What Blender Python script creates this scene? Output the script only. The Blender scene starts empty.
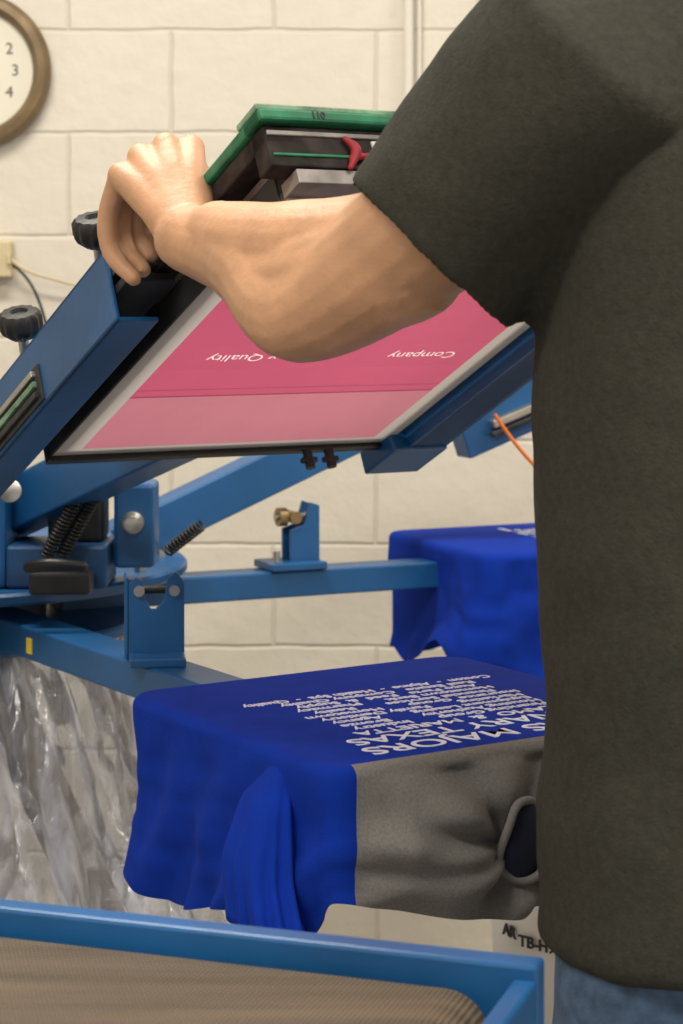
import bpy, math, random
from mathutils import Vector as V, Matrix, noise
random.seed(3)
sc=bpy.context.scene
sc.view_settings.view_transform='Standard'
col=sc.collection

# ------------------------------------------------------------ materials
def mat(name,c,rough=.5,metal=0,var=.0,vscale=6,bump=0,bscale=80,sheen=0,sss=0,spec=.5,coat=0,transl=0):
    m=bpy.data.materials.new(name); m.use_nodes=True
    nt=m.node_tree; b=nt.nodes['Principled BSDF']
    b.inputs['Base Color'].default_value=(*c,1); b.inputs['Roughness'].default_value=rough
    b.inputs['Metallic'].default_value=metal; b.inputs['Sheen Weight'].default_value=sheen
    b.inputs['Specular IOR Level'].default_value=spec; b.inputs['Coat Weight'].default_value=coat
    if sss:
        b.inputs['Subsurface Weight'].default_value=sss; b.inputs['Subsurface Radius'].default_value=(.012,.005,.003)
    tc=nt.nodes.new('ShaderNodeTexCoord')
    if var:
        n=nt.nodes.new('ShaderNodeTexNoise'); n.inputs['Scale'].default_value=vscale; n.inputs['Detail'].default_value=6
        nt.links.new(tc.outputs['Object'],n.inputs['Vector'])
        r=nt.nodes.new('ShaderNodeValToRGB')
        r.color_ramp.elements[0].position=.3; r.color_ramp.elements[1].position=.7
        r.color_ramp.elements[0].color=(*[max(0,x*(1-var)) for x in c],1)
        r.color_ramp.elements[1].color=(*[min(1,x*(1+var)) for x in c],1)
        nt.links.new(n.outputs['Fac'],r.inputs['Fac']); nt.links.new(r.outputs['Color'],b.inputs['Base Color'])
    if bump:
        n2=nt.nodes.new('ShaderNodeTexNoise'); n2.inputs['Scale'].default_value=bscale; n2.inputs['Detail'].default_value=4
        nt.links.new(tc.outputs['Object'],n2.inputs['Vector'])
        bp=nt.nodes.new('ShaderNodeBump'); bp.inputs['Strength'].default_value=bump; bp.inputs['Distance'].default_value=.003
        nt.links.new(n2.outputs['Fac'],bp.inputs['Height']); nt.links.new(bp.outputs['Normal'],b.inputs['Normal'])
    if transl:
        out=[n for n in nt.nodes if n.type=='OUTPUT_MATERIAL'][0]
        tl=nt.nodes.new('ShaderNodeBsdfTranslucent'); tl.inputs[0].default_value=(*c,1)
        mx=nt.nodes.new('ShaderNodeMixShader'); mx.inputs[0].default_value=transl
        nt.links.new(b.outputs[0],mx.inputs[1]); nt.links.new(tl.outputs[0],mx.inputs[2]); nt.links.new(mx.outputs[0],out.inputs[0])
    return m
BLUE=mat('press_blue_paint',(.010,.092,.26),.38,0,.22,7,.1,40)
BLUED=mat('press_blue_dark',(.008,.06,.17),.45,0,.2,7)
BLACK=mat('black_plastic',(.012,.012,.013),.4)
STEEL=mat('steel',(.5,.48,.44),.32,.9,.15,20)
ALU=mat('frame_aluminium',(.30,.28,.27),.5,.3,.3,40)
BRASS=mat('worn_brass',(.35,.25,.13),.4,.8,.2,30)
DARK=mat('dark_grease_metal',(.03,.032,.035),.5,.3,.4,30)
GREEN=mat('green_frame_paint',(.015,.17,.085),.5,0,.4,35)
GREENW=mat('worn_green',(.16,.28,.18),.55,0,.6,50)
WOOD=mat('dark_frame_end',(.030,.024,.023),.75,0,.7,45,0,80,0,0,.2)
MESHC=mat('screen_mesh_fabric',(.62,.58,.55),.55,0,.08,15,.2,600,transl=.33)
PINK=mat('emulsion_pink',(.66,.115,.225),.42,0,.12,9,transl=.38)
PINKL=mat('emulsion_light_pink',(.66,.235,.315),.45,0,.12,9,transl=.38)
PINKD=mat('emulsion_edge_pink',(.48,.075,.16),.4,transl=.3)
TXTP=mat('stencil_text',(.95,.80,.84),.5,transl=.5)
RED=mat('red_ink',(.30,.012,.025),.6)
LABEL=mat('paper_label',(.7,.68,.62),.6)
TBLUE=mat('royal_blue_jersey',(.003,.030,.33),.9,0,.10,30,.18,450,0,0,.15)
TGREY=mat('heather_grey_jersey',(.21,.20,.19),.95,0,.16,420,.18,450,0,0,.15)
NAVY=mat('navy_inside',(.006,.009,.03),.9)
INK=mat('white_plastisol',(.80,.85,.97),.5)
MSHIRT=mat('charcoal_tshirt',(.043,.042,.034),.95,0,.16,160,.35,420,0,0,.15)
SKIN=mat('skin',(.58,.32,.185),.48,0,.13,22,.22,150,0,.12)
HAIR=mat('brown_hair',(.05,.028,.015),.7,0,.3,60,.6,120)
EYE=mat('eye_white',(.8,.78,.75),.2)
DENIM=mat('denim',(.07,.12,.21),.9,0,.35,60,.4,400)
LEATHER=mat('shoe_leather',(.03,.02,.015),.5)
CLOCKR=mat('clock_bronze_rim',(.19,.13,.065),.4,.3,.3,20)
CLOCKF=mat('clock_face',(.78,.74,.62),.5)
NUM=mat('numeral_black',(.03,.03,.03),.6)
CONDUIT=mat('painted_conduit',(.76,.72,.64),.45)
BEIGE=mat('beige_plastic',(.62,.52,.32),.5)
CREAMW=mat('bucket_white',(.78,.76,.72),.4)
ORANGE=mat('orange_cable',(.7,.16,.03),.5)
YELLOW=mat('yellow_tag',(.8,.6,.03),.5)
PLATEN=mat('platen_aluminium',(.4,.4,.4),.4,.7)
BRACE=mat('brace_paint',(.26,.22,.18),.5,.1,.3,12)

def wall_mat(name,axis):
    m=bpy.data.materials.new(name); m.use_nodes=True; nt=m.node_tree; b=nt.nodes['Principled BSDF']
    L=nt.links.new
    tc=nt.nodes.new('ShaderNodeTexCoord'); sp=nt.nodes.new('ShaderNodeSeparateXYZ'); cb=nt.nodes.new('ShaderNodeCombineXYZ')
    L(tc.outputs['Object'],sp.inputs[0])
    ax=nt.nodes.new('ShaderNodeMath'); ax.operation='ADD'; ax.inputs[1].default_value=8.33; L(sp.outputs[axis],ax.inputs[0]); L(ax.outputs[0],cb.inputs[0])
    a=nt.nodes.new('ShaderNodeMath'); a.operation='ADD'; a.inputs[1].default_value=-.046+.2055*10; L(sp.outputs[2],a.inputs[0]); L(a.outputs[0],cb.inputs[1])
    nz=nt.nodes.new('ShaderNodeTexNoise'); nz.inputs['Scale'].default_value=9; L(tc.outputs['Object'],nz.inputs['Vector'])
    mx=nt.nodes.new('ShaderNodeVectorMath'); mx.operation='SCALE'; mx.inputs['Scale'].default_value=.012
    L(nz.outputs['Color'],mx.inputs[0])
    ad=nt.nodes.new('ShaderNodeVectorMath'); ad.operation='ADD'; L(cb.outputs[0],ad.inputs[0]); L(mx.outputs[0],ad.inputs[1])
    br=nt.nodes.new('ShaderNodeTexBrick'); br.inputs['Scale'].default_value=1; br.inputs['Brick Width'].default_value=.41
    br.inputs['Row Height'].default_value=.2055; br.inputs['Mortar Size'].default_value=.006; br.inputs['Mortar Smooth'].default_value=.9
    br.inputs['Color1'].default_value=(.80,.745,.64,1); br.inputs['Color2'].default_value=(.78,.725,.62,1); br.inputs['Mortar'].default_value=(.73,.67,.56,1)
    L(ad.outputs[0],br.inputs['Vector'])
    n=nt.nodes.new('ShaderNodeTexNoise'); n.inputs['Scale'].default_value=22; n.inputs['Detail'].default_value=8; L(tc.outputs['Object'],n.inputs['Vector'])
    n3=nt.nodes.new('ShaderNodeTexNoise'); n3.inputs['Scale'].default_value=2.2; n3.inputs['Detail'].default_value=4; L(tc.outputs['Object'],n3.inputs['Vector'])
    mc=nt.nodes.new('ShaderNodeMixRGB'); mc.blend_type='MULTIPLY'; mc.inputs[0].default_value=.18; L(br.outputs['Color'],mc.inputs[1]); L(n3.outputs['Fac'],mc.inputs[2])
    L(mc.outputs[0],b.inputs['Base Color'])
    mm=nt.nodes.new('ShaderNodeMath'); mm.operation='MULTIPLY_ADD'; mm.inputs[1].default_value=-.65; L(br.outputs['Fac'],mm.inputs[0])
    m3=nt.nodes.new('ShaderNodeMath'); m3.operation='MULTIPLY'; m3.inputs[1].default_value=.8; L(n.outputs['Fac'],m3.inputs[0]); L(m3.outputs[0],mm.inputs[2])
    bp=nt.nodes.new('ShaderNodeBump'); bp.inputs['Strength'].default_value=.55; bp.inputs['Distance'].default_value=.008; L(mm.outputs[0],bp.inputs['Height']); L(bp.outputs['Normal'],b.inputs['Normal'])
    b.inputs['Roughness'].default_value=.5
    return m
def plastic_mat():
    m=bpy.data.materials.new('clear_polythene'); m.use_nodes=True; nt=m.node_tree; L=nt.links.new
    for n in list(nt.nodes):
        if n.type!='OUTPUT_MATERIAL': nt.nodes.remove(n)
    out=[n for n in nt.nodes if n.type=='OUTPUT_MATERIAL'][0]
    tr=nt.nodes.new('ShaderNodeBsdfTransparent'); tr.inputs[0].default_value=(.90,.92,.965,1)
    df=nt.nodes.new('ShaderNodeBsdfPrincipled'); df.inputs['Base Color'].default_value=(.84,.87,1,1); df.inputs['Roughness'].default_value=.25
    gs=nt.nodes.new('ShaderNodeBsdfGlossy'); gs.inputs['Roughness'].default_value=.14; gs.inputs[0].default_value=(.95,.96,1,1)
    tc=nt.nodes.new('ShaderNodeTexCoord'); n=nt.nodes.new('ShaderNodeTexNoise'); n.inputs['Scale'].default_value=15; n.inputs['Detail'].default_value=5; n.inputs['Distortion'].default_value=1.0
    mp=nt.nodes.new('ShaderNodeMapping'); mp.inputs['Scale'].default_value=(1.8,1.8,.32); L(tc.outputs['Object'],mp.inputs[0]); L(mp.outputs[0],n.inputs['Vector'])
    bp=nt.nodes.new('ShaderNodeBump'); bp.inputs['Strength'].default_value=.7; bp.inputs['Distance'].default_value=.02; L(n.outputs['Fac'],bp.inputs['Height']); L(bp.outputs[0],gs.inputs['Normal'])
    r=nt.nodes.new('ShaderNodeMapRange'); r.inputs['From Min'].default_value=.42; r.inputs['From Max'].default_value=.68; r.inputs['To Min'].default_value=.12; r.inputs['To Max'].default_value=.52
    L(n.outputs['Fac'],r.inputs['Value'])
    mx=nt.nodes.new('ShaderNodeMixShader'); L(r.outputs[0],mx.inputs[0]); L(tr.outputs[0],mx.inputs[1]); L(df.outputs[0],mx.inputs[2])
    fz=nt.nodes.new('ShaderNodeFresnel'); fz.inputs[0].default_value=1.4
    fa=nt.nodes.new('ShaderNodeMath'); fa.operation='MULTIPLY_ADD'; fa.inputs[1].default_value=.9; fa.inputs[2].default_value=.05; L(fz.outputs[0],fa.inputs[0]); fa.use_clamp=True
    m2=nt.nodes.new('ShaderNodeMixShader'); L(fa.outputs[0],m2.inputs[0]); L(mx.outputs[0],m2.inputs[1]); L(gs.outputs[0],m2.inputs[2]); L(m2.outputs[0],out.inputs[0])
    return m
def belt_mat():
    m=bpy.data.materials.new('belt_weave'); m.use_nodes=True; nt=m.node_tree; b=nt.nodes['Principled BSDF']; L=nt.links.new
    tc=nt.nodes.new('ShaderNodeTexCoord'); mp=nt.nodes.new('ShaderNodeMapping'); mp.inputs['Rotation'].default_value=(0,0,.33); L(tc.outputs['Object'],mp.inputs[0])
    w=nt.nodes.new('ShaderNodeTexWave'); w.inputs['Scale'].default_value=95; w.inputs['Distortion'].default_value=.8; w.bands_direction='X'; L(mp.outputs[0],w.inputs['Vector'])
    w2=nt.nodes.new('ShaderNodeTexWave'); w2.inputs['Scale'].default_value=60; w2.bands_direction='Y'; w2.inputs['Distortion'].default_value=.8; L(mp.outputs[0],w2.inputs['Vector'])
    a=nt.nodes.new('ShaderNodeMath'); a.operation='MULTIPLY'; L(w.outputs['Fac'],a.inputs[0]); L(w2.outputs['Fac'],a.inputs[1])
    n=nt.nodes.new('ShaderNodeTexNoise'); n.inputs['Scale'].default_value=7; n.inputs['Detail'].default_value=4
    mp2=nt.nodes.new('ShaderNodeMapping'); mp2.inputs['Scale'].default_value=(.6,7,1); mp2.inputs['Rotation'].default_value=(0,0,.33); L(tc.outputs['Object'],mp2.inputs[0]); L(mp2.outputs[0],n.inputs['Vector'])
    r=nt.nodes.new('ShaderNodeValToRGB'); r.color_ramp.elements[0].color=(.022,.015,.009,1); r.color_ramp.elements[1].color=(.27,.20,.125,1)
    r.color_ramp.elements[0].position=.18; r.color_ramp.elements[1].position=.95
    a2=nt.nodes.new('ShaderNodeMath'); a2.operation='MULTIPLY_ADD'; a2.inputs[1].default_value=.58; L(a.outputs[0],a2.inputs[0])
    n4=nt.nodes.new('ShaderNodeMath'); n4.operation='MULTIPLY'; n4.inputs[1].default_value=.56; L(n.outputs['Fac'],n4.inputs[0]); L(n4.outputs[0],a2.inputs[2])
    L(a2.outputs[0],r.inputs[0]); L(r.outputs[0],b.inputs['Base Color']); b.inputs['Roughness'].default_value=.55
    bp=nt.nodes.new('ShaderNodeBump'); bp.inputs['Strength'].default_value=.6; bp.inputs['Distance'].default_value=.002; L(a.outputs[0],bp.inputs['Height']); L(bp.outputs[0],b.inputs['Normal'])
    return m

# ------------------------------------------------------------ mesh helpers
def empty(name):
    e=bpy.data.objects.new(name,None); e.empty_display_size=.1; col.objects.link(e); return e
def mk(name,verts,faces,m,parent=None,smooth=False,bevel=0,mats=None,midx=None):
    me=bpy.data.meshes.new(name); me.from_pydata([tuple(v) for v in verts],[],faces)
    import bmesh
    bm=bmesh.new(); bm.from_mesh(me)
    bmesh.ops.recalc_face_normals(bm,faces=bm.faces)
    bm.to_mesh(me); bm.free()
    for x in (mats or [m]): me.materials.append(x)
    if midx: 
        for p,i in zip(me.polygons,midx): p.material_index=i
    o=bpy.data.objects.new(name,me); col.objects.link(o)
    if smooth:
        for p in me.polygons: p.use_smooth=True
    if bevel:
        b=o.modifiers.new('bevel','BEVEL'); b.width=bevel; b.segments=2; b.limit_method='ANGLE'
    if parent: o.parent=parent
    return o
def fr(o,x,y):
    x=V(x).normalized(); z=x.cross(V(y)).normalized(); y=z.cross(x)
    return Matrix(((x.x,y.x,z.x,o[0]),(x.y,y.y,z.y,o[1]),(x.z,y.z,z.z,o[2]),(0,0,0,1)))
I4=Matrix.Identity(4)
BF=[(0,1,3,2),(4,6,7,5),(0,4,5,1),(2,3,7,6),(0,2,6,4),(1,5,7,3)]
def box(name,lo,hi,m,parent=None,M=I4,bevel=.002):
    vs=[M@V((x,y,z)) for x in (lo[0],hi[0]) for y in (lo[1],hi[1]) for z in (lo[2],hi[2])]
    return mk(name,vs,BF,m,parent,bevel=bevel)
def beam(name,p0,p1,w,h,m,parent=None,bevel=.003):
    p0=V(p0);p1=V(p1);d=p1-p0
    M=fr(p0,d,V((0,0,1)).cross(d))
    return box(name,(0,-w/2,-h/2),(d.length,w/2,h/2),m,parent,M,bevel)
def prism(name,M,prof,z0,z1,m,parent,bevel=.001):
    vs=[M@V((a,b,z)) for z in (z0,z1) for a,b in prof]; n=len(prof)
    fs=[tuple(range(n)),tuple(range(2*n-1,n-1,-1))]+[(i,(i+1)%n,n+(i+1)%n,n+i) for i in range(n)]
    return mk(name,vs,fs,m,parent,bevel=bevel)
def lathe(name,prof,M,m,parent=None,n=40,ribs=0,ribamp=0,smooth=True):
    vs=[];fs=[]
    for (r,z) in prof:
        for i in range(n):
            a=2*math.pi*i/n
            rr=r*(1+(ribamp*math.cos(ribs*a) if ribs else 0))
            vs.append(M@V((rr*math.cos(a),rr*math.sin(a),z)))
    k=len(prof)
    for j in range(k-1):
        for i in range(n):
            fs.append((j*n+i,j*n+(i+1)%n,(j+1)*n+(i+1)%n,(j+1)*n+i))
    fs.append(tuple(range(n))); fs.append(tuple((k-1)*n+i for i in range(n)))
    o=mk(name,vs,fs,m,parent,smooth=smooth)
    if smooth:
        e=o.modifiers.new('es','EDGE_SPLIT'); e.split_angle=math.radians(35)
    return o
def rod(name,p0,p1,r,m,parent=None,n=20):
    p0=V(p0);p1=V(p1);d=p1-p0
    h=V((0,0,1)) if abs(d.normalized().z)<.9 else V((1,0,0))
    z=d.normalized(); x=h.cross(z).normalized(); y=z.cross(x)
    M=Matrix(((x.x,y.x,z.x,p0.x),(x.y,y.y,z.y,p0.y),(x.z,y.z,z.z,p0.z),(0,0,0,1)))
    return lathe(name,[(r,0),(r,d.length)],M,m,parent,n)
def zframe(o,z,xh=(1,0,0)):
    z=V(z).normalized(); x=V(xh); x=(x-z*x.dot(z)).normalized(); y=z.cross(x)
    return Matrix(((x.x,y.x,z.x,o[0]),(x.y,y.y,z.y,o[1]),(x.z,y.z,z.z,o[2]),(0,0,0,1)))
def curve(name,pts,r,m,parent=None):
    c=bpy.data.curves.new(name,'CURVE'); c.dimensions='3D'; c.bevel_depth=r; c.bevel_resolution=3
    s=c.splines.new('NURBS'); s.points.add(len(pts)-1)
    for p,q in zip(s.points,pts): p.co=(*q,1)
    s.use_endpoint_u=True; s.order_u=4 if len(pts)>3 else len(pts)
    c.materials.append(m); o=bpy.data.objects.new(name,c); col.objects.link(o)
    if parent:o.parent=parent
    return o
def text(name,s,size,M,m,parent,align='CENTER',ext=.0003,bold=0,sx=1):
    c=bpy.data.curves.new(name,'FONT'); c.body=s; c.size=size; c.align_x=align; c.align_y='CENTER'; c.extrude=ext; c.offset=bold
    c.materials.append(m); o=bpy.data.objects.new(name,c); col.objects.link(o); o.parent=parent
    o.matrix_basis=M@Matrix.Diagonal((sx,1,1,1)); return o

class Blob:
    def __init__(s): s.v=[]; s.f=[]
    def rings(s,R):
        b=len(s.v); n=len(R[0])
        for r in R: s.v+= [tuple(p) for p in r]
        for j in range(len(R)-1):
            for i in range(n):
                s.f.append((b+j*n+i,b+j*n+(i+1)%n,b+(j+1)*n+(i+1)%n,b+(j+1)*n+i))
        c0=len(s.v); s.v.append(tuple(sum((V(p) for p in R[0]),V())/n)); s.v.append(tuple(sum((V(p) for p in R[-1]),V())/n))
        e=b+(len(R)-1)*n
        for i in range(n):
            s.f.append((b+(i+1)%n,b+i,c0)); s.f.append((e+i,e+(i+1)%n,c0+1))
    def chain(s,pts,rad,flat=None,n=18,sub=5):
        """tapered limb through pts; flat=(axis,ratio) flattens along axis"""
        P=[V(p) for p in pts]; k=len(P)
        Q=[];R=[]
        for i in range(k-1):
            p0=P[max(i-1,0)];p1=P[i];p2=P[i+1];p3=P[min(i+2,k-1)]
            for j in range(sub):
                t=j/sub
                Q.append(.5*((2*p1)+(p2-p0)*t+(2*p0-5*p1+4*p2-p3)*t*t+(3*p1-p0-3*p2+p3)*t**3))
                tt=t*t*(3-2*t); R.append(rad[i]*(1-tt)+rad[i+1]*tt)
        Q.append(P[-1]);R.append(rad[-1])
        T=[(Q[min(i+1,len(Q)-1)]-Q[max(i-1,0)]).normalized() for i in range(len(Q))]
        q0=[];r0=[]
        for a in (80,55,28):
            a=math.radians(a); q0.append(Q[0]-T[0]*R[0]*math.sin(a)); r0.append(R[0]*math.cos(a))
        q1=[];r1=[]
        for a in (28,55,80):
            a=math.radians(a); q1.append(Q[-1]+T[-1]*R[-1]*math.sin(a)); r1.append(R[-1]*math.cos(a))
        Q=q0+Q+q1; R=r0+R+r1; T=[T[0]]*3+T+[T[-1]]*3
        x=T[0].orthogonal().normalized(); rings=[]
        for q,r,t in zip(Q,R,T):
            x=(x-t*x.dot(t)).normalized(); y=t.cross(x); ring=[]
            for i in range(n):
                a=2*math.pi*i/n; d=(x*math.cos(a)+y*math.sin(a))*r
                if flat:
                    ax=V(flat[0]).normalized(); d-=ax*d.dot(ax)*(1-flat[1])
                ring.append(q+d)
            rings.append(ring)
        s.rings(rings)
    def ell(s,c,r,M=None,n=20):
        rings=[]
        for j in range(1,n):
            a=math.pi*j/n; ring=[]
            for i in range(n):
                b=2*math.pi*i/n
                p=V((r[0]*math.sin(a)*math.cos(b),r[1]*math.sin(a)*math.sin(b),r[2]*math.cos(a)))
                if M: p=M@p
                ring.append(V(c)+p)
            rings.append(ring)
        s.rings(rings)
    def make(s,name,m,parent,vox,smooth=6,disp=()):
        o=mk(name,s.v,s.f,m,parent,True)
        r=o.modifiers.new('fuse','REMESH'); r.mode='VOXEL'; r.voxel_size=vox; r.use_smooth_shade=True
        q=o.modifiers.new('smooth','SMOOTH'); q.iterations=smooth; q.factor=.5
        for i,(size,st) in enumerate(disp):
            t=bpy.data.textures.new(name+'_t%d'%i,'CLOUDS'); t.noise_scale=size; t.noise_depth=1
            d=o.modifiers.new('wrinkle%d'%i,'DISPLACE'); d.texture=t; d.strength=st; d.mid_level=.5; d.texture_coords='GLOBAL'
        return o

# ------------------------------------------------------------ room
WM=wall_mat('painted_block_wall',0); WS=wall_mat('painted_block_wall_side',1)
mk('wall_back',[(-2.6,4,0),(3.2,4,0),(3.2,4,3),(-2.6,4,3)],[(0,1,2,3)],WM)
mk('wall_left',[(-2.6,-2,0),(-2.6,4,0),(-2.6,4,3),(-2.6,-2,3)],[(0,1,2,3)],WS)
mk('wall_right',[(3.2,4,0),(3.2,-2,0),(3.2,-2,3),(3.2,4,3)],[(0,1,2,3)],WS)
mk('floor',[(-2.6,-2,0),(3.2,-2,0),(3.2,4,0),(-2.6,4,0)],[(0,1,2,3)],mat('concrete_floor',(.30,.28,.25),.7,0,.25,3,.3,30))
mk('ceiling',[(-2.6,4,3),(3.2,4,3),(3.2,-2,3),(-2.6,-2,3)],[(0,1,2,3)],mat('ceiling_paint',(.75,.73,.68),.8))

# ------------------------------------------------------------ wall clock
ck=empty('wall_clock')
CM=zframe((-.735,3.998,1.806),(0,-1,0),(1,0,0))
lathe('rim',[(.15,0),(.157,.010),(.157,.025),(.148,.040),(.134,.042),(.124,.030),(.120,.016)],CM,CLOCKR,ck,64)
lathe('face',[(.122,.0),(.122,.020)],CM,CLOCKF,ck,64)
for h in range(1,13):
    a=math.radians(90-30*h)
    text('numeral_%d'%h,str(h),.032,fr((-.735+.086*math.cos(a),3.998-.0205,1.806+.086*math.sin(a)),(1,0,0),(0,0,1)),NUM,ck)
beam('hour_hand',(-.735,3.975,1.806),(-.775,3.975,1.845),.002,.006,NUM,ck,0)
beam('minute_hand',(-.735,3.973,1.806),(-.745,3.973,1.886),.002,.005,NUM,ck,0)

cd=empty('electrical_conduit')
rod('pipe',(.134,3.984,3.0),(.134,3.984,1.55),.010,CONDUIT,cd)
rod('pipe_thin',(.156,3.99,3.0),(.156,3.99,1.55),.004,CONDUIT,cd)
box('box',(.09,3.955,1.43),(.19,3.998,1.55),CONDUIT,cd,bevel=.004)
for z in (1.62,2.35): box('strap',(.112,3.972,z),(.156,3.998,z+.02),CONDUIT,cd)
jb=empty('wall_outlet_box')
box('box',(-.76,3.955,1.395),(-.654,3.998,1.467),BEIGE,jb,bevel=.004)
box('knob',(-.66,3.945,1.42),(-.654,3.96,1.44),BEIGE,jb)
curve('cable_a',[(-.655,3.97,1.43),(-.63,3.96,1.405),(-.56,3.965,1.39),(-.5,3.98,1.37),(-.35,3.985,1.35)],.003,BEIGE,jb)
curve('cable_b',[(-.655,3.97,1.42),(-.62,3.96,1.40),(-.585,3.965,1.33),(-.57,3.985,1.2),(-.6,3.985,.9)],.003,DARK,jb)

# ------------------------------------------------------------ press
pr=empty('screen_printing_press')
C=V((-.60,2.97,0))
A1=V((.545,-.838,0)).normalized(); A2=V((.91,.415,0)).normalized()
def disc(name,r,z0,z1,m):
    lathe(name,[(r-.004,z0),(r,z0+.004),(r,z1-.004),(r-.004,z1)],Matrix.Translation(C),m,pr,72)
rod('column',(C.x,C.y,.05),(C.x,C.y,.90),.075,BLUED,pr,32)
disc('lower_disc',.30,.865,.882,BLUE); disc('upper_disc',.37,.945,.962,BLUE); disc('hub',.16,.88,.945,DARK); disc('head_disc',.26,.985,1.0,BLUE); disc('hub_cap',.12,.962,1.08,BLUED)
for k in range(4):
    a=math.radians(-57+90*k); d=V((math.cos(a),math.sin(a),0))
    L=.7 if d.y>0 else .75
    beam('foot_%d'%k,C+d*.05+V((0,0,.03)),C+d*L+V((0,0,.03)),.06,.06,BLUED,pr)
    beam('brace_%d'%k,C+d*.06+V((0,0,.84)),C+d*.42+V((0,0,.06)),.07,.06,BRACE,pr)
def parm(i,d,L,zt=.92):
    beam('platen_arm_%d'%i,C+d*.18+V((0,0,zt-.021)),C+d*L+V((0,0,zt-.021)),.062,.042,BLUE,pr)
parm(1,A1,1.30); parm(2,A2,1.18); A3=V((-.9,-.43,0)).normalized(); parm(3,A3,1.1)
vN=V((.540,-.842,0)).normalized(); uN=V((-vN.y,vN.x,0)); ON=V((-.212,2.034,.938))
MN=Matrix(((uN.x,vN.x,0,ON.x),(uN.y,vN.y,0,ON.y),(0,0,1,ON.z),(0,0,0,1)))
bF=A2.copy(); aF=V((-bF.y,bF.x,0)); OF=V((.232,3.134,.938))
MF=Matrix(((aF.x,bF.x,0,OF.x),(aF.y,bF.y,0,OF.y),(0,0,1,OF.z),(0,0,0,1)))
box('platen_near',(.01,.01,-.012),(.39,.375,.009),PLATEN,pr,MN,.006)
box('platen_far',(.01,.01,-.012),(.35,.50,.009),PLATEN,pr,MF,.006)
M3=fr(C+A3*.75+V((0,0,.925)),A3,V((0,0,1)).cross(A3)); box('platen_left',(0,-.19,0),(.5,.19,.018),PLATEN,pr,M3,.006)
# registration fork straddling the near arm
b1=C+A1*.685; FM=fr((b1.x+.006,b1.y-.01,.926),(1,.12,0),(0,0,1)); h=.100; w=.066
prof=[(-w/2,0),(w/2,0),(w/2,h*.88),(w/2-.010,h),(w/2-.020,h*.92),(w/2-.024,h*.66),(w/2-.034,h*.56),(-w/2+.026,h*.56),(-w/2+.020,h*.66),(-w/2+.016,h*.9),(-w/2+.008,h*.94),(-w/2,h*.86)]
prism('registration_fork',FM,prof,-.003,.003,BLUE,pr)
box('fork_side',(-w/2-.005,0,-.045),(-w/2,h*.94,.003),BLUE,pr,FM); box('fork_foot',(-w/2,-.006,-.05),(w/2,.005,.05),BLUE,pr,FM)
for sx_ in (-w/2+.012,w/2-.012):
    rod('fork_bolt',FM@V((sx_,h*.78,-.012)),FM@V((sx_,h*.78,.010)),.0065,STEEL,pr,12)
rod('fork_bolt_cross',FM@V((-w/2+.004,h*.74,-.03)),FM@V((w/2-.02,h*.74,-.03)),.005,DARK,pr,12)
b2=C+A2*.562
M=fr((b2.x,b2.y,.921),(A2.x,A2.y,0),(0,0,1))
box('stop_base',(-.04,0,-.04),(.055,.012,.04),BLUE,pr,M)
prof=[(.0,0),(.05,0),(.05,.10),(.035,.105),(.024,.07),(.0,.062)]
prism('stop_plate',M,prof,-.02,-.013,BLUE,pr); prism('stop_plate_b',M,prof,.013,.02,BLUE,pr)
rod('stop_bolt',M@V((-.02,.082,.0)),M@V((.045,.082,.0)),.006,STEEL,pr,12)
rod('stop_knob',M@V((-.015,.082,.0)),M@V((-.001,.082,.0)),.015,BRASS,pr,12)
rod('stop_knob_b',M@V((.008,.082,-.02)),M@V((.008,.082,.024)),.010,BRASS,pr,12)
rod('stop_pin',M@V((-.025,.01,.02)),M@V((-.025,.030,.02)),.006,STEEL,pr,10)
q=C+A1*.40; TM=fr((q.x,q.y,.899),(A1.x,A1.y,0),(0,0,1)); box('yellow_tag',(-.008,-.012,.031),(.008,.008,.0325),YELLOW,pr,TM,0)

# print head frame (local: a across screen, b along screen toward operator, c downward normal)
P1=V((-.332,2.28,1.17)); e1=V((.861,.508,0)).normalized(); th=math.radians(26)
e2=V((.508*math.cos(th),-.861*math.cos(th),math.sin(th))).normalized(); nd=e1.cross(e2)
S=Matrix(((e1.x,e2.x,nd.x,P1.x),(e1.y,e2.y,nd.y,P1.y),(e1.z,e2.z,nd.z,P1.z),(0,0,0,1)))
def F(a,b,c): return S@V((a,b,c))
beam('head_arm_near',C+V((.03,-.04,1.0)),F(.21,-.05,-.055),.06,.07,BLUE,pr)
box('head_crossbar',(-.05,-.05,-.095),(.52,.0,-.055),BLUE,pr,S)
def rail(nm,a0,a1,b0,b1,c0,c1,t=.005):
    box(nm+'_outer',(a0,b0,c1),(a0+t,b1,c0),BLUE,pr,S,.0015)
    box(nm+'_top',(a0,b0,c1),(a1,b1,c1+t),BLUE,pr,S,.0015)
    box(nm+'_bottom',(a0,b0,c0-t),(a1,b1,c0),BLUE,pr,S,.0015)
rail('clamp_left',-.068,-.022,-.42,.372,.004,-.074)
for i,(b0,b1) in enumerate(((-.02,.10),(.26,.40))):
    box('clamp_pad_%d'%i,(-.062,b0,-.056),(-.010,b1,-.046),STEEL,pr,S)
    box('clamp_pad_low_%d'%i,(-.062,b0,-.036),(-.010,b1,-.026),DARK,pr,S)
box('clamp_slot_shade',(-.0705,.00,-.042),(-.066,.170,-.001),DARK,pr,S,.001)  # dark plate on the closed rail face gives the slot its shade
for i in range(3): box('slot_plate_%d'%i,(-.075,.01+.006*i,-.038+.012*i),(-.066,.160,-.031+.012*i),(STEEL,GREENW,DARK)[i],pr,S,.001)
rail('clamp_right',.515,.462,-.04,.47,.018,-.05)
box('clamp_right_inner',(.462,-.04,-.05),(.515,.47,.018),BLUE,pr,S,.003)
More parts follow.
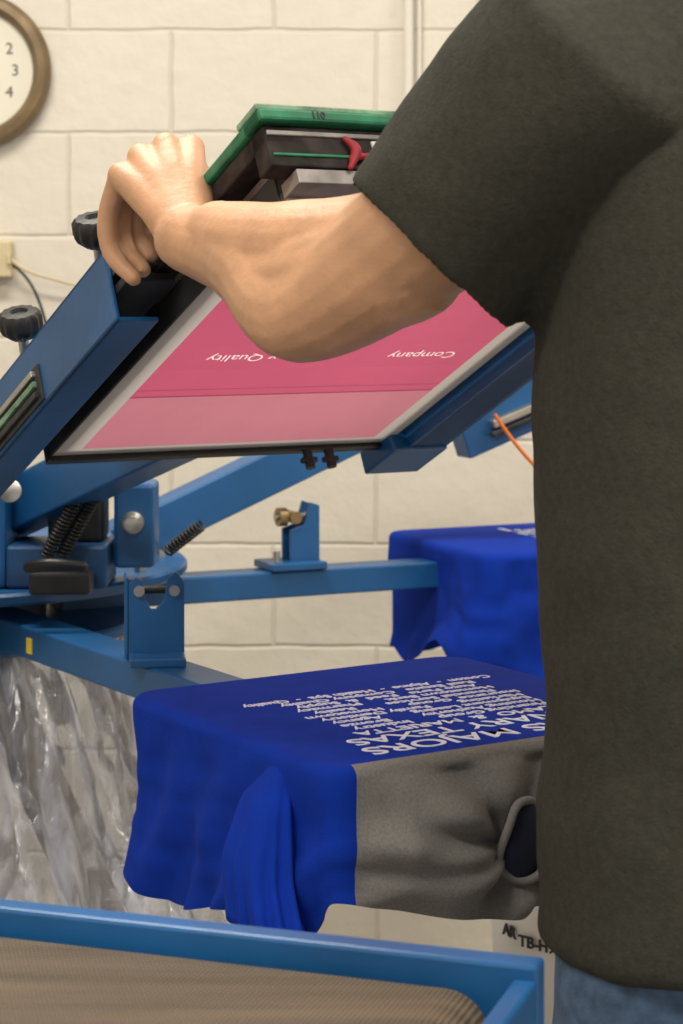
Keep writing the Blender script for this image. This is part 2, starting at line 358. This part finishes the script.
box('clamp_right_end',(.44,-.05,-.01),(.52,.03,.022),BLUE,pr,S,.003)
def knob(nm,a,b,c,hh=.045):
    M=zframe(F(a,b,c),V((-.08,-.38,.95)))
    lathe(nm+'_stem',[(.006,-.03),(.006,hh)],M,STEEL,pr,14)
    lathe(nm+'_nut',[(.012,0),(.012,.008)],M,STEEL,pr,6,smooth=False)
    lathe(nm,[(.012,hh-.014),(.021,hh-.006),(.0235,hh),(.0235,hh+.012),(.020,hh+.017),(.010,hh+.018),(.008,hh+.014)],M,BLACK,pr,64,12,.05)
knob('clamp_knob_a',-.046,.316,-.074,.046); knob('clamp_knob_b',-.048,.092,-.074,.048)
for i,a in enumerate((.335,.365)):
    rod('wing_bolt_%d'%i,F(a,.0,.0),F(a,.0,.028),.006,DARK,pr,12)
    box('wing_%d'%i,(a-.011,-.004,.014),(a+.011,.004,.021),DARK,pr,S,.002)
# second head behind
h0=C+A2*.16; h1=C+A2*.98
beam('head_arm_far',V((h0.x,h0.y,.925)),V((h1.x,h1.y,1.262)),.06,.066,BLUE,pr)
g0=C+A2*.86;g1=C+A2*1.14
beam('head_clamp_far',V((g0.x,g0.y-.03,1.15)),V((g1.x,g1.y-.03,1.25)),.05,.13,BLUE,pr)
g0=C+A2*.93;g1=C+A2*1.12
beam('far_clamp_hw',V((g0.x,g0.y-.065,1.145)),V((g1.x,g1.y-.065,1.21)),.02,.014,STEEL,pr)
beam('far_clamp_hw_b',V((g0.x,g0.y-.07,1.128)),V((g1.x,g1.y-.07,1.193)),.012,.010,DARK,pr)
curve('air_line',[(.228,2.98,1.18),(.245,2.98,1.155),(.262,2.98,1.13),(.30,2.98,1.09),(.36,2.98,1.03)],.003,ORANGE,pr)
def spring(nm,p0,p1,r,turns,wr):
    p0=V(p0);p1=V(p1);d=p1-p0;z=d.normalized();x=z.orthogonal().normalized();y=z.cross(x)
    pts=[p0+d*(i/(turns*10))+x*r*math.cos(i*.2*math.pi)+y*r*math.sin(i*.2*math.pi) for i in range(turns*10+1)]
    curve(nm,pts,wr,BLACK,pr)
spring('spring_a',(-.372,2.66,1.01),(-.318,2.64,1.105),.008,20,.0018)
spring('spring_b',(-.392,2.65,1.01),(-.340,2.63,1.105),.008,20,.0018)
spring('spring_c',(-.25,2.86,.99),(-.20,2.84,1.03),.008,11,.002)
box('pivot_block',(-.310,2.72,.985),(-.255,2.80,1.10),BLUE,pr,bevel=.006)
lathe('pivot_bolt',[(.015,0),(.015,.012),(.010,.014),(.010,.03),(.005,.031)],zframe((-.283,2.722,1.048),(0,-1,0)),STEEL,pr,24)
box('pivot_plate',(-.45,2.68,.963),(-.315,2.80,1.02),BLUED,pr,bevel=.004)
box('pivot_gear',(-.40,2.72,1.02),(-.325,2.80,1.11),DARK,pr,bevel=.006)
box('head_block',(-.56,2.68,.963),(-.45,2.82,1.12),BLUE,pr,bevel=.006)
bl=Blob(); bl.chain([(-.405,2.59,1.004),(-.375,2.585,1.008),(-.335,2.595,1.004)],[.008,.009,.007]); bl.make('latch_handle',BLACK,pr,.0025,2)
box('latch_body',(-.41,2.62,.963),(-.33,2.67,.992),DARK,pr,bevel=.004)
for i in range(5):
    a=math.radians(-75+28*i); p=C+V((.33*math.cos(a),.33*math.sin(a),.962)); rod('disc_bolt_%d'%i,p,p+V((0,0,.010)),.009,STEEL,pr,6)
lathe('index_knob',[(.013,0),(.015,.01),(.015,.02),(.006,.022)],zframe((-.43,2.60,1.10),(.1,-1,.2)),STEEL,pr,20)
beam('hub_post',(-.50,2.75,.96),(-.50,2.75,1.16),.05,.05,BLUE,pr)

# ------------------------------------------------------------ printing screen
sf=empty('silk_screen_frame')
W=.45; LL=.65
def film(nm,a0,a1,b0,b1,c,m):
    mk(nm,[S@V(p) for p in ((a0,b0,c),(a1,b0,c),(a1,b1,c),(a0,b1,c))],[(0,1,2,3)],m,sf)
A0,A_1,B0,B1_=.030,.420,.024,.592
film('mesh_left',0,A0,0,LL-.03,0,MESHC); film('mesh_right',A_1,W,0,LL-.03,0,MESHC); film('mesh_low',A0,A_1,0,B0,0,MESHC); film('mesh_top',A0,A_1,B1_,LL-.03,0,MESHC)
film('emulsion_band',A0,A_1,B0,.167,0,PINKL)
film('emulsion_line_0',A0,A_1,.167,.171,0,PINKD); film('emulsion_gap',A0,A_1,.171,.186,0,PINK)
film('emulsion_line_1',A0,A_1,.186,.188,0,PINKD); film('emulsion_main_low',A0,A_1,.188,.240,0,PINK); film('emulsion_main',A0,A_1,.300,B1_,0,PINK)
# the stencil: lettering is open mesh cut out of the emulsion
words='Company'+' '*22+'y Quality'; XS=.392; YB=.270
TS=fr(F(XS,YB,0),-e1,-e2)
def word_obj(nm,m):
    return text(nm,words,.023,TS,m,sf,align='LEFT',ext=0)
try:
    st=word_obj('emulsion_stencil',PINK)
    bpy.ops.object.select_all(action='DESELECT'); st.select_set(True); bpy.context.view_layer.objects.active=st
    bpy.ops.object.convert(target='CURVE')
    st=bpy.context.view_layer.objects.active; cu_=st.data; cu_.dimensions='2D'; cu_.fill_mode='BOTH'
    sp=cu_.splines.new('POLY'); sp.points.add(3)
    for p,(x,y) in zip(sp.points,((XS-A_1,YB-.300),(XS-A0,YB-.300),(XS-A0,YB-.240),(XS-A_1,YB-.240))): p.co=(x,y,0,1)
    sp.use_cyclic_u=True
except Exception as ex:
    print('stencil fallback',ex); film('emulsion_mid',A0,A_1,.240,.300,-.0003,PINK)
word_obj('stencil_words',TXTP)
for nm,lo,hi,m in (('bar_left',(0,0,-.04),(.016,LL-.042,-.010),ALU),('bar_right',(W-.016,0,-.04),(W,LL-.042,-.010),ALU),
                 ('bar_low',(0,0,-.04),(W,.018,-.002),DARK),('bar_top',(0,LL-.036,-.016),(W,LL-.004,-.0015),ALU)):
    box(nm,lo,hi,m,sf,S,.001)
box('bar_low_edge',(-.004,-.008,-.03),(W+.004,.006,.006),BLACK,sf,S,.002)
box('bar_left_edge',(-.003,0,-.03),(.0,LL-.04,.001),DARK,sf,S,.001)
for nm,lo,hi in (('green_left',(-.03,0,-.072),(.008,LL+.004,-.060)),('green_right',(W-.008,0,-.072),(W+.03,LL+.004,-.060)),('green_top',(-.03,LL-.03,-.072),(W+.03,LL+.006,-.060)),('green_low',(-.03,0,-.072),(W+.03,.03,-.060))):
    box(nm,lo,hi,GREEN,sf,S,.003)
for nm,lo,hi in (('under_left',(-.024,0,-.060),(.006,LL-.004,-.041)),('under_right',(W-.006,0,-.060),(W+.024,LL-.004,-.041)),('under_top',(-.024,LL-.03,-.060),(W+.024,LL-.004,-.018))):
    box(nm,lo,hi,WOOD,sf,S,.002)  # very dark blocks filling the gap in the frame stack
box('under_strip',(-.022,LL-.03,-.054),(W+.022,LL-.002,-.049),ALU,sf,S,.001)
box('under_strip_low',(-.020,LL-.03,-.031),(W+.022,LL-.002,-.028),GREEN,sf,S,.001)
box('green_top_lip',(-.03,LL-.04,-.079),(W+.03,LL+.002,-.072),GREENW,sf,S,.002)
box('frame_label',(.085,LL-.003,-.046),(.20,LL-.001,-.034),LABEL,sf,S,0)
bl=Blob(); bl.chain([F(.056,LL+.001,-.046),F(.064,LL+.002,-.034),F(.054,LL+.001,-.016)],[.003,.0052,.003]); bl.chain([F(.058,LL+.001,-.026),F(.082,LL+.001,-.030)],[.0035,.003]); bl.make('ink_rag',RED,sf,.0015,2)
text('screen_number','110',.010,fr(F(.030,LL+.0065,-.066),e1,-nd),NUM,sf,bold=.0003)

# ------------------------------------------------------------ draped t-shirts
def drape(name,M,W,L,lenf,flaref,amp,seed,mats,midf,extra=None):
    par=empty(name)
    r=.03; per=[]
    def seg(p,q,n,side):
        for i in range(n): per.append((p[0]+(q[0]-p[0])*i/n,p[1]+(q[1]-p[1])*i/n,side,i/n))
    def arc(cx,cy,a0,a1,n,side,w,r=r):
        for i in range(n):
            a=math.radians(a0+(a1-a0)*i/n); per.append((cx+r*math.cos(a),cy+r*math.sin(a),side,w))
    r2=.014
    seg((0,r),(0,L-r2),60,'L'); arc(r2,L-r2,180,90,10,'LF',0,r2)
    seg((r2,L),(W-r,L),90,'F'); arc(W-r,L-r,90,0,10,'FR',0)
    seg((W,L-r),(W,r),40,'R'); arc(W-r,r,0,-90,8,'RB',0)
    seg((W-r,0),(r,0),50,'B'); arc(r,r,-90,-180,8,'BL',0)
    N=len(per); vs=[];s=0;S_=[]
    for i in range(N):
        S_.append(s); j=(i+1)%N; s+=math.hypot(per[j][0]-per[i][0],per[j][1]-per[i][1])
    nor=[]
    for i in range(N):
        a=per[i-1];b=per[(i+1)%N]; t=V((b[0]-a[0],b[1]-a[1])).normalized(); nor.append(V((-t.y,t.x)))
    rows=40
    lens=[lenf(per[i][2],per[i][3],S_[i]/s) for i in range(N)]; fl=[flaref(per[i][2],per[i][3],S_[i]/s) for i in range(N)]
    for _ in range(12):
        lens=[(lens[i-1]+lens[i]*2+lens[(i+1)%N])/4 for i in range(N)]; fl=[(fl[i-1]+fl[i]*2+fl[(i+1)%N])/4 for i in range(N)]
    for k in range(rows):
        for i in range(N):
            x,y,sd,w=per[i]
            if k<5:
                a=math.radians(90*k/4); o=.010*math.sin(a); dz=-.010*(1-math.cos(a)); dz+= .012
            else:
                t=(k-4)/(rows-5); ln=lens[i]
                dz=.002-t*ln
                c=S_[i]*8+seed
                f=noise.noise(V((c+t*1.2,t*1.0,seed)))*1.3+noise.noise(V((c*2.4-t,t*1.6+3,seed+5)))*.5+.25*noise.noise(V((c*.8+t*5,t*6,seed+9)))
                o=.010+fl[i]*t**1.1+amp*f*(t**.7)
                if extra: o+=extra(sd,w,t)
                o=max(o,.004)
            p=M@V((x+nor[i].x*o,y+nor[i].y*o,dz)); vs.append(p)
    fs=[];mi=[]
    for k in range(rows-1):
        for i in range(N):
            j=(i+1)%N; fs.append((k*N+i,k*N+j,(k+1)*N+j,(k+1)*N+i)); mi.append(midf(per[i][2],per[i][3],k/rows))
    fs.append(tuple(range(N-1,-1,-1))); mi.append(0)
    o=mk('drape',vs,fs,None,par,True,mats=mats,midx=mi)
    sd=o.modifiers.new('thick','SOLIDIFY'); sd.thickness=.0018; sd.offset=0
    e=o.modifiers.new('es','EDGE_SPLIT'); e.split_angle=math.radians(60)
    return par
def lenN(sd,w,q):
    if sd=='L': return .172+.012*math.sin(w*7)-.030*w
    if sd=='LF': return .105
    if sd=='F': return .108+.034*math.sin(min(1,w*1.8)*1.57)
    if sd in('B','BL'): return .165
    return .14
def flN(sd,w,q):
    if sd=='L': return .0
    if sd=='LF': return .002
    if sd=='F': return .022*math.sin(w*3)
    return .0
def exN(sd,w,t):
    if sd=='L':
        e=min(1,w*6)
        return e*(.008*math.sin(24*w+6*t)*t)
    if sd!='F': return 0
    e=min(1,w*8)*min(1,(1-w)*8)
    dx,dz=(w-.45),(t-.55); ang=math.atan2(dz,dx*1.6); rr=math.hypot(dx*1.6,dz)
    rad=.007*math.sin(8*ang+2)*math.exp(-((rr-.42)/.3)**2)
    hole=-.018*math.exp(-(rr/.16)**2)
    return e*(.015*math.sin(math.pi*t)*(1+.4*math.sin(9*w))+.009*math.sin(15*(t+.9*w))*t-.016*t**3+rad+hole)
tn=drape('printed_t_shirt',MN,.40,.385,lenN,flN,.018,1.7,[TBLUE,TGREY],lambda s,w,t:1 if s in('F','FR') or (s=='R' and w<.5) else 0,exN)
def lenFf(sd,w,q):
    if sd=='B': return .17+.03*math.sin(w*7)
    return .19+.02*math.sin(w*8)
tf=drape('printed_t_shirt',MF,.36,.52,lenFf,lambda s,w,q:.008,.026,7.3,[TBLUE,TBLUE],lambda s,w,t:0)
def sleeve(par,M,pts,wid,dep,m,seed):
    n=60;rows=26;vs=[];fs=[]
    for k in range(rows):
        t=k/(rows-1); i=t*(len(pts)-1); a=min(int(i),len(pts)-2); f=i-a
        p=V(pts[a]).lerp(V(pts[a+1]),f); w=wid[a]*(1-f)+wid[a+1]*f; d=dep[a]*(1-f)+dep[a+1]*f
        for q in range(n):
            an=2*math.pi*q/n
            fo=1+.6*noise.noise(V((math.cos(an)*2.2,math.sin(an)*2.2,t*.8+seed)))*t
            lp=p+V((d*math.cos(an)*fo,w*math.sin(an)*fo,(-.010*math.sin(an))*t)); vs.append(M@lp)
    for k in range(rows-1):
        for q in range(n): fs.append((k*n+q,k*n+(q+1)%n,(k+1)*n+(q+1)%n,(k+1)*n+q))
    o=mk('sleeve',vs,fs,m,par,True); sdm=o.modifiers.new('th','SOLIDIFY'); sdm.thickness=.002; return o
sleeve(tn,MN,[(-.002,.300,.004),(-.020,.305,-.030),(-.032,.312,-.085),(-.036,.330,-.136)],[.008,.028,.038,.043],[.004,.017,.024,.026],TBLUE,2.2)
nkM=MN@Matrix.Translation((.180,.414,-.070))@Matrix.Rotation(math.radians(-90),4,'X')
bl=Blob()
ring=[nkM@V((.025*math.cos(a)*(1+.15*math.sin(3*a)),.038*math.sin(a)*(1+.06*math.cos(2*a)),.004*math.sin(2*a))) for a in [2*math.pi*i/20 for i in range(21)]]
bl.chain(ring,[.0042]*21,sub=2); bl.make('collar_rib',TGREY,tn,.002,3)
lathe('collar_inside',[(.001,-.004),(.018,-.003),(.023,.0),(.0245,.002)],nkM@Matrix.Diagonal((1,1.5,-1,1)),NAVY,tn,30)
def TP(M,a,b): 
    o=M@V((a,b,.0132)); x=-(M.to_3x3()@V((1,0,0))); y=M.to_3x3()@V((0,1,0)); return fr(o,x,y)
def copy(par,M,ac,b0,lines):
    b=b0
    for i,(s,sz,sx) in enumerate(lines):
        b-=sz*.54; text('print_line_%d'%i,s,sz,TP(M,ac,b),INK,par,bold=.0002 if sz<.03 else .0002,sx=sx); b-=sz*.48
LN=[('TEXAS MAJORS',.038,1.22),('PLENARY TEXAS',.034,1.2),('ALAMO  &  MARIETTA',.021,1.2),('Financing Group      Industry',.017,1.15),('Housing Authority       Bronze',.0155,1.22),('Equipment Leasing       Agency',.0155,1.22),('Marketing       Family Dentistry',.0155,1.22),('Insurance  Group      Hometown',.0155,1.22),('Financial Services       Realty',.0155,1.22),('Hometown Bank      Pharmacy',.0155,1.22),('Auto Parts   Feed  &  Supply',.0155,1.22),('Real Estate   Company Quality',.0155,1.22),('Cotton  -  Alpine  -  Health Spa  -  Quality',.017,1.03)]
copy(tn,MN,.208,.372,LN)
copy(tf,MF,.18,.44,[('TEXAS MAJORS',.040,.88),('PLENARY TEXAS',.036,.88)]+[(s,z,x*.85) for s,z,x in LN[2:]])

# ------------------------------------------------------------ plastic sheet over the press base
ps_v=[];ps_f=[];n=220;rows=60
for k in range(rows):
    t=k/(rows-1); z=.862-.66*t
    for i in range(n):
        a=2*math.pi*i/n; cx,cy=math.cos(a),math.sin(a)
        r=.255+.25*min(1,t*1.2)
        r+=.06*noise.noise(V((cx*3.2,cy*3.2,t*1.6)))*(.4+t)+.045*abs(noise.noise(V((cx*8,cy*8,t*1.6))))+.026*abs(noise.noise(V((cx*20,cy*20,t*3.5))))+.006*noise.noise(V((cx*45,cy*45,t*16)))
        ps_v.append((C.x+r*cx,C.y+r*cy,z+.03*t*noise.noise(V((cx*4,cy*4,8)))))
for k in range(rows-1):
    for i in range(n): ps_f.append((k*n+i,k*n+(i+1)%n,(k+1)*n+(i+1)%n,(k+1)*n+i))
mk('plastic_sheet',ps_v,ps_f,plastic_mat(),None,True)

# ------------------------------------------------------------ stacked buckets
def bucket(z0,h):
    bk=empty('ink_bucket'); BM=Matrix.Translation((.335,2.62,z0))
    lathe('pail',[(.125,0),(.128,.004),(.142,h-.07),(.150,h-.065),(.150,h-.05),(.143,h-.045),(.143,h-.03),(.152,h-.025),(.152,h-.008),(.146,h),(.10,h-.002)],BM,CREAMW,bk,56)
    return bk
bucket(0,.30); bk=bucket(.302,.38)
for i,(s,ang,z,sz) in enumerate((('AR',-148,.547,.021),('TB-H9',-129,.541,.020))):
    a=math.radians(ang); p=V((.335+.1435*math.cos(a),2.62+.1435*math.sin(a),z)); text('label_%d'%i,s,sz,fr(p,(-math.sin(a),math.cos(a),0),(0,0,1)),NUM,bk,ext=.0012,bold=.0004)

# ------------------------------------------------------------ conveyor dryer in the foreground
dr=empty('conveyor_dryer')
rr=V((.947,-.322,0)).normalized(); pp=V((-.322,-.947,0)).normalized()
D=Matrix(((rr.x,pp.x,0,.128),(rr.y,pp.y,0,1.305),(0,0,1,-.009),(0,0,0,1)))
box('rail_back',(-1.5,-.022,.84),(0,0,.924),BLUE,dr,D,.003)
box('rail_front',(-1.5,.52,.84),(0,.542,.924),BLUE,dr,D,.003)
box('rail_end',(-.016,0,.80),(.0,.52,.915),BLUE,dr,D,.003)
box('inner_ledge',(-1.5,0,.868),(-.016,.03,.876),BLUED,dr,D,.001)
box('end_pan',(-.12,.0,.845),(-.016,.52,.852),BLUE,dr,D,.001)
vs=[];fs=[];prof=[(-1.5,.908),(-1.0,.908),(-.6,.908),(-.3,.908),(-.058,.908)]
for i in range(1,13):
    a=math.radians(90-15*i); prof.append((-.058+.03*math.cos(a),.878+.03*math.sin(a)))
prof.append((-1.5,.848))
for y in (.014,.50):
    for x,z in prof: vs.append(D@V((x,y,z)))
n=len(prof); fs=[(i,i+1,n+i+1,n+i) for i in range(n-1)]
mk('belt',vs,fs,belt_mat(),dr,True)
rod('end_roller',D@V((-.058,.01,.878)),D@V((-.058,.51,.878)),.027,STEEL,dr,30)
for x in (-1.45,-.03):
    for y in (-.01,.53): box('leg',(x-.02,y-.02,.009),(x+.02,y+.02,.84),BLUE,dr,D)
box('cross_tie',(-1.45,.24,.25),(-.03,.28,.29),BLUE,dr,D); box('end_tie',(-.05,-.01,.25),(-.01,.53,.29),BLUE,dr,D); box('end_tie_b',(-1.47,-.01,.25),(-1.43,.53,.29),BLUE,dr,D)

# ------------------------------------------------------------ man
mn=empty('man')
ctr=V((.348,1.60,0)); lx=V((.86,.51,0)).normalized(); fw=V((-.51,.86,0)).normalized()
def B(a,f,z): return ctr+lx*a+fw*f+V((0,0,z))
elbow=V((-.034,1.66,1.340)); wrist=F(-.062,.535,-.002); sh=B(-.185,0,1.52)
b=Blob()
b.chain([B(0,0,.95),B(0,0,1.15),B(0,0,1.35),B(0,0,1.48)],[.11,.11,.12,.09],flat=(fw,.75))
b.chain([B(0,0,1.50),B(0,.01,1.66),B(0,.035,1.75)],[.065,.054,.055])
b.chain([B(-.05,0,1.50),sh,V((.095,1.565,1.430)),V((.03,1.612,1.378)),elbow,V((-.070,1.728,1.378)),V((-.104,1.79,1.395)),wrist],[.05,.058,.060,.054,.043,.043,.037,.0315],sub=6)
b.chain([V((-.112,1.80,1.408)),V((-.070,1.725,1.398)),V((-.022,1.668,1.394)),V((.035,1.615,1.394)),V((.08,1.575,1.41))],[.032,.037,.041,.046,.052])
b.chain([V((-.085,1.755,1.388)),V((-.040,1.685,1.366)),V((.0,1.640,1.372)),V((.05,1.60,1.382))],[.038,.044,.049,.053])
b.chain([elbow+V((.002,-.003,-.002)),V((.05,1.60,1.382))],[.039,.052])
# left hand hooked over the frame side
mcp=[F(-.019,.503,-.118),F(-.043,.498,-.122),F(-.066,.487,-.115),F(-.085,.476,-.100)]
for i,m_ in enumerate(mcp): b.chain([wrist,(wrist+m_)/2+nd*-.006,m_],[.026,.0190,.0138])
pips=[(F(-.019,.455,-.112),F(-.014,.428,-.098),F(-.008,.408,-.083)),
      (F(-.046,.448,-.106),F(-.048,.424,-.075),F(-.041,.420,-.045)),
      (F(-.069,.438,-.093),F(-.067,.418,-.058),F(-.054,.422,-.027)),
      (F(-.088,.438,-.076),F(-.084,.422,-.045),F(-.069,.428,-.015))]
for m_,(p,d,t) in zip(mcp,pips): b.chain([m_,p,d,t],[.0120,.0106,.0094,.0082],sub=4)
b.chain([wrist+e1*.008,F(-.030,.518,-.062),F(-.006,.496,-.088),F(.016,.468,-.085)],[.020,.0155,.012,.010])
# right arm to the far side of the frame
rs=B(.185,0,1.52); re=V((.60,1.86,1.32)); rw=F(.51,.585,.0)
b.chain([B(.05,0,1.50),rs,(rs+re)/2,re,(re+rw)/2,rw],[.05,.058,.054,.046,.045,.027],sub=6)
for i in range(4):
    bb=.625-.022*i; m_=F(.515,bb,-.085); b.chain([rw,m_],[.02,.0125]); b.chain([m_,F(.50,bb,-.105),F(.475,bb,-.100),F(.46,bb,-.084)],[.0115,.0102,.0092,.008],sub=4)
b.chain([rw,F(.505,.62,.0),F(.475,.635,.012)],[.016,.012,.009])
# head
hc=B(0,.05,1.815); HM=Matrix(((lx.x,fw.x,0),(lx.y,fw.y,0),(0,0,1)))
b.ell(hc,(.074,.092,.105),HM); b.ell(hc+fw*.025+V((0,0,-.055)),(.055,.068,.062),HM)
b.chain([hc+fw*.088+V((0,0,.0)),hc+fw*.104+V((0,0,-.03))],[.008,.014])
b.ell(hc+fw*.083+V((0,0,-.062)),(.024,.012,.010),HM)
b.ell(hc+fw*.082+V((0,0,.022)),(.05,.012,.010),HM)
for s in (-1,1): b.ell(hc+lx*s*.076+V((0,0,-.012)),(.010,.020,.032),HM)
b.make('body',SKIN,mn,.0028,5)
for s in (-1,1):
    lathe('eye',[(.001,-.012),(.008,-.009),(.012,0),(.008,.009),(.001,.012)],zframe(hc+fw*.078+lx*s*.031+V((0,0,.004)),fw),EYE,mn,20)
    lathe('iris',[(.005,.0),(.004,.0015)],zframe(hc+fw*.0895+lx*s*.031+V((0,0,.004)),fw),HAIR,mn,16)
hv=[];hf=[];nn=36
for j in range(0,19):
    a=math.pi*.62*j/18
    for i in range(nn):
        t=2*math.pi*i/nn
        front=math.sin(t)
        lim=.62*math.pi if front<.2 else .62*math.pi-(front-.2)*1.05
        aa=min(a,lim)
        k=1+.015*noise.noise(V((i,j,0))*.9)
        hv.append(hc+HM@V((.083*k*math.sin(aa)*math.cos(t),.101*k*math.sin(aa)*math.sin(t)-.004,.114*k*math.cos(aa))))
for j in range(18):
    for i in range(nn): hf.append((j*nn+i,j*nn+(i+1)%nn,(j+1)*nn+(i+1)%nn,(j+1)*nn+i))
hh=mk('hair',hv,hf,HAIR,mn,True); hs=hh.modifiers.new('t','SOLIDIFY'); hs.thickness=.008
# t-shirt
t=Blob()
def tring(z,w,d,off=0,n=48):
    r=[]
    for i in range(n):
        a=2*math.pi*i/n; ca,sa=math.cos(a),math.sin(a)
        x=w*math.copysign(abs(ca)**.85,ca); y=d*math.copysign(abs(sa)**.85,sa)
        r.append(B(x,y+off,z))
    return r
t.rings([tring(.864,.165,.118),tring(.848,.184,.134),tring(.853,.193,.143),tring(.88,.193,.143),tring(1.0,.193,.143,.005),tring(1.12,.197,.142,.01),tring(1.25,.203,.14,.01),tring(1.36,.209,.136,.005),tring(1.46,.212,.130),tring(1.54,.208,.122),tring(1.60,.180,.112),tring(1.645,.135,.098,.002),tring(1.68,.095,.082,.006),tring(1.71,.078,.070,.008),tring(1.713,.066,.060,.01),tring(1.69,.062,.056,.01)])
def tsleeve(p,dirs):
    R=[];x=None
    for (q,ra) ,d in zip(p,dirs):
        d=V(d).normalized()
        if x is None: x=d.orthogonal().normalized()
        x=(x-d*x.dot(d)).normalized(); y=d.cross(x)
        R.append([V(q)+(x*math.cos(2*math.pi*i/32)+y*math.sin(2*math.pi*i/32))*ra for i in range(32)])
    t.rings(R)
cu=V((.073,1.577,1.387)); s0=B(-.10,0,1.53); s1=B(-.17,-.005,1.54)
dA=(cu-s1).normalized(); dC=V((dA.x,dA.y*.3,dA.z*.9)).normalized()
tsleeve([(s0,.085),(s1,.104),(s1.lerp(cu,.5),.097),(cu,.088),(cu+dA*.004,.086),(cu+dA*.003,.080),(cu-dA*.045,.070)],[(s1-s0),dA,dA,dC,dC,dC,dC])
cr=rs.lerp(re,.6); r0=B(.10,0,1.53); r1=B(.17,0,1.53); dB=(cr-r1).normalized()
tsleeve([(r0,.080),(r1,.100),(r1.lerp(cr,.5),.088),(cr,.078),(cr+dB*.004,.076),(cr+dB*.003,.070),(cr-dB*.045,.067)],[(r1-r0),dB,dB,dB,dB,dB,dB])
t.make('t_shirt',MSHIRT,mn,.0045,6,((.16,.022),(.07,.006)))
j=Blob()
j.ell(B(0,0,.93),(.165,.12,.12),HM)
for s in (-1,1): j.chain([B(s*.085,0,.92),B(s*.10,.01,.75),B(s*.11,.02,.48),B(s*.12,-.01,.25),B(s*.12,-.02,.06)],[.105,.095,.072,.066,.064])
j.make('jeans',DENIM,mn,.006,5,((.08,.012),))
for s in (-1,1):
    q=Blob(); q.chain([B(s*.12,-.06,.04),B(s*.12,.02,.045),B(s*.125,.10,.036),B(s*.13,.17,.030)],[.038,.045,.045,.030]); q.make('shoe',LEATHER,mn,.005,4)

# ------------------------------------------------------------ lights
def lamp(i,x,y,e,sx=1.2,sy=.35):
    p=empty('ceiling_light') 
    box('housing',(x-sx/2-.03,y-sy/2-.03,2.94),(x+sx/2+.03,y+sy/2+.03,3.0),CREAMW,p)
    l=bpy.data.lights.new('tube_light','AREA'); l.shape='RECTANGLE'; l.size=sx; l.size_y=sy; l.energy=e; l.color=(1,.94,.84)
    o=bpy.data.objects.new('tube_light',l); o.location=(x,y,2.92); col.objects.link(o); o.parent=p
lamp(0,-.5,2.6,42); lamp(1,.9,.6,46); lamp(2,-1.2,.2,46); lamp(3,1.8,2.8,27)
w=bpy.data.worlds.new('World'); sc.world=w; w.use_nodes=True
w.node_tree.nodes['Background'].inputs[0].default_value=(1,.95,.88,1); w.node_tree.nodes['Background'].inputs[1].default_value=.68

# ------------------------------------------------------------ camera
cam=bpy.data.cameras.new('Camera'); co=bpy.data.objects.new('Camera',cam); col.objects.link(co)
co.location=(0,0,1.35); co.rotation_euler=(math.radians(90),0,0)
cam.sensor_fit='VERTICAL'; cam.sensor_height=24; cam.lens=46.875; cam.shift_y=-212/1024; cam.clip_start=.05
cam.dof.use_dof=True; cam.dof.focus_distance=1.95; cam.dof.aperture_fstop=7
sc.camera=co
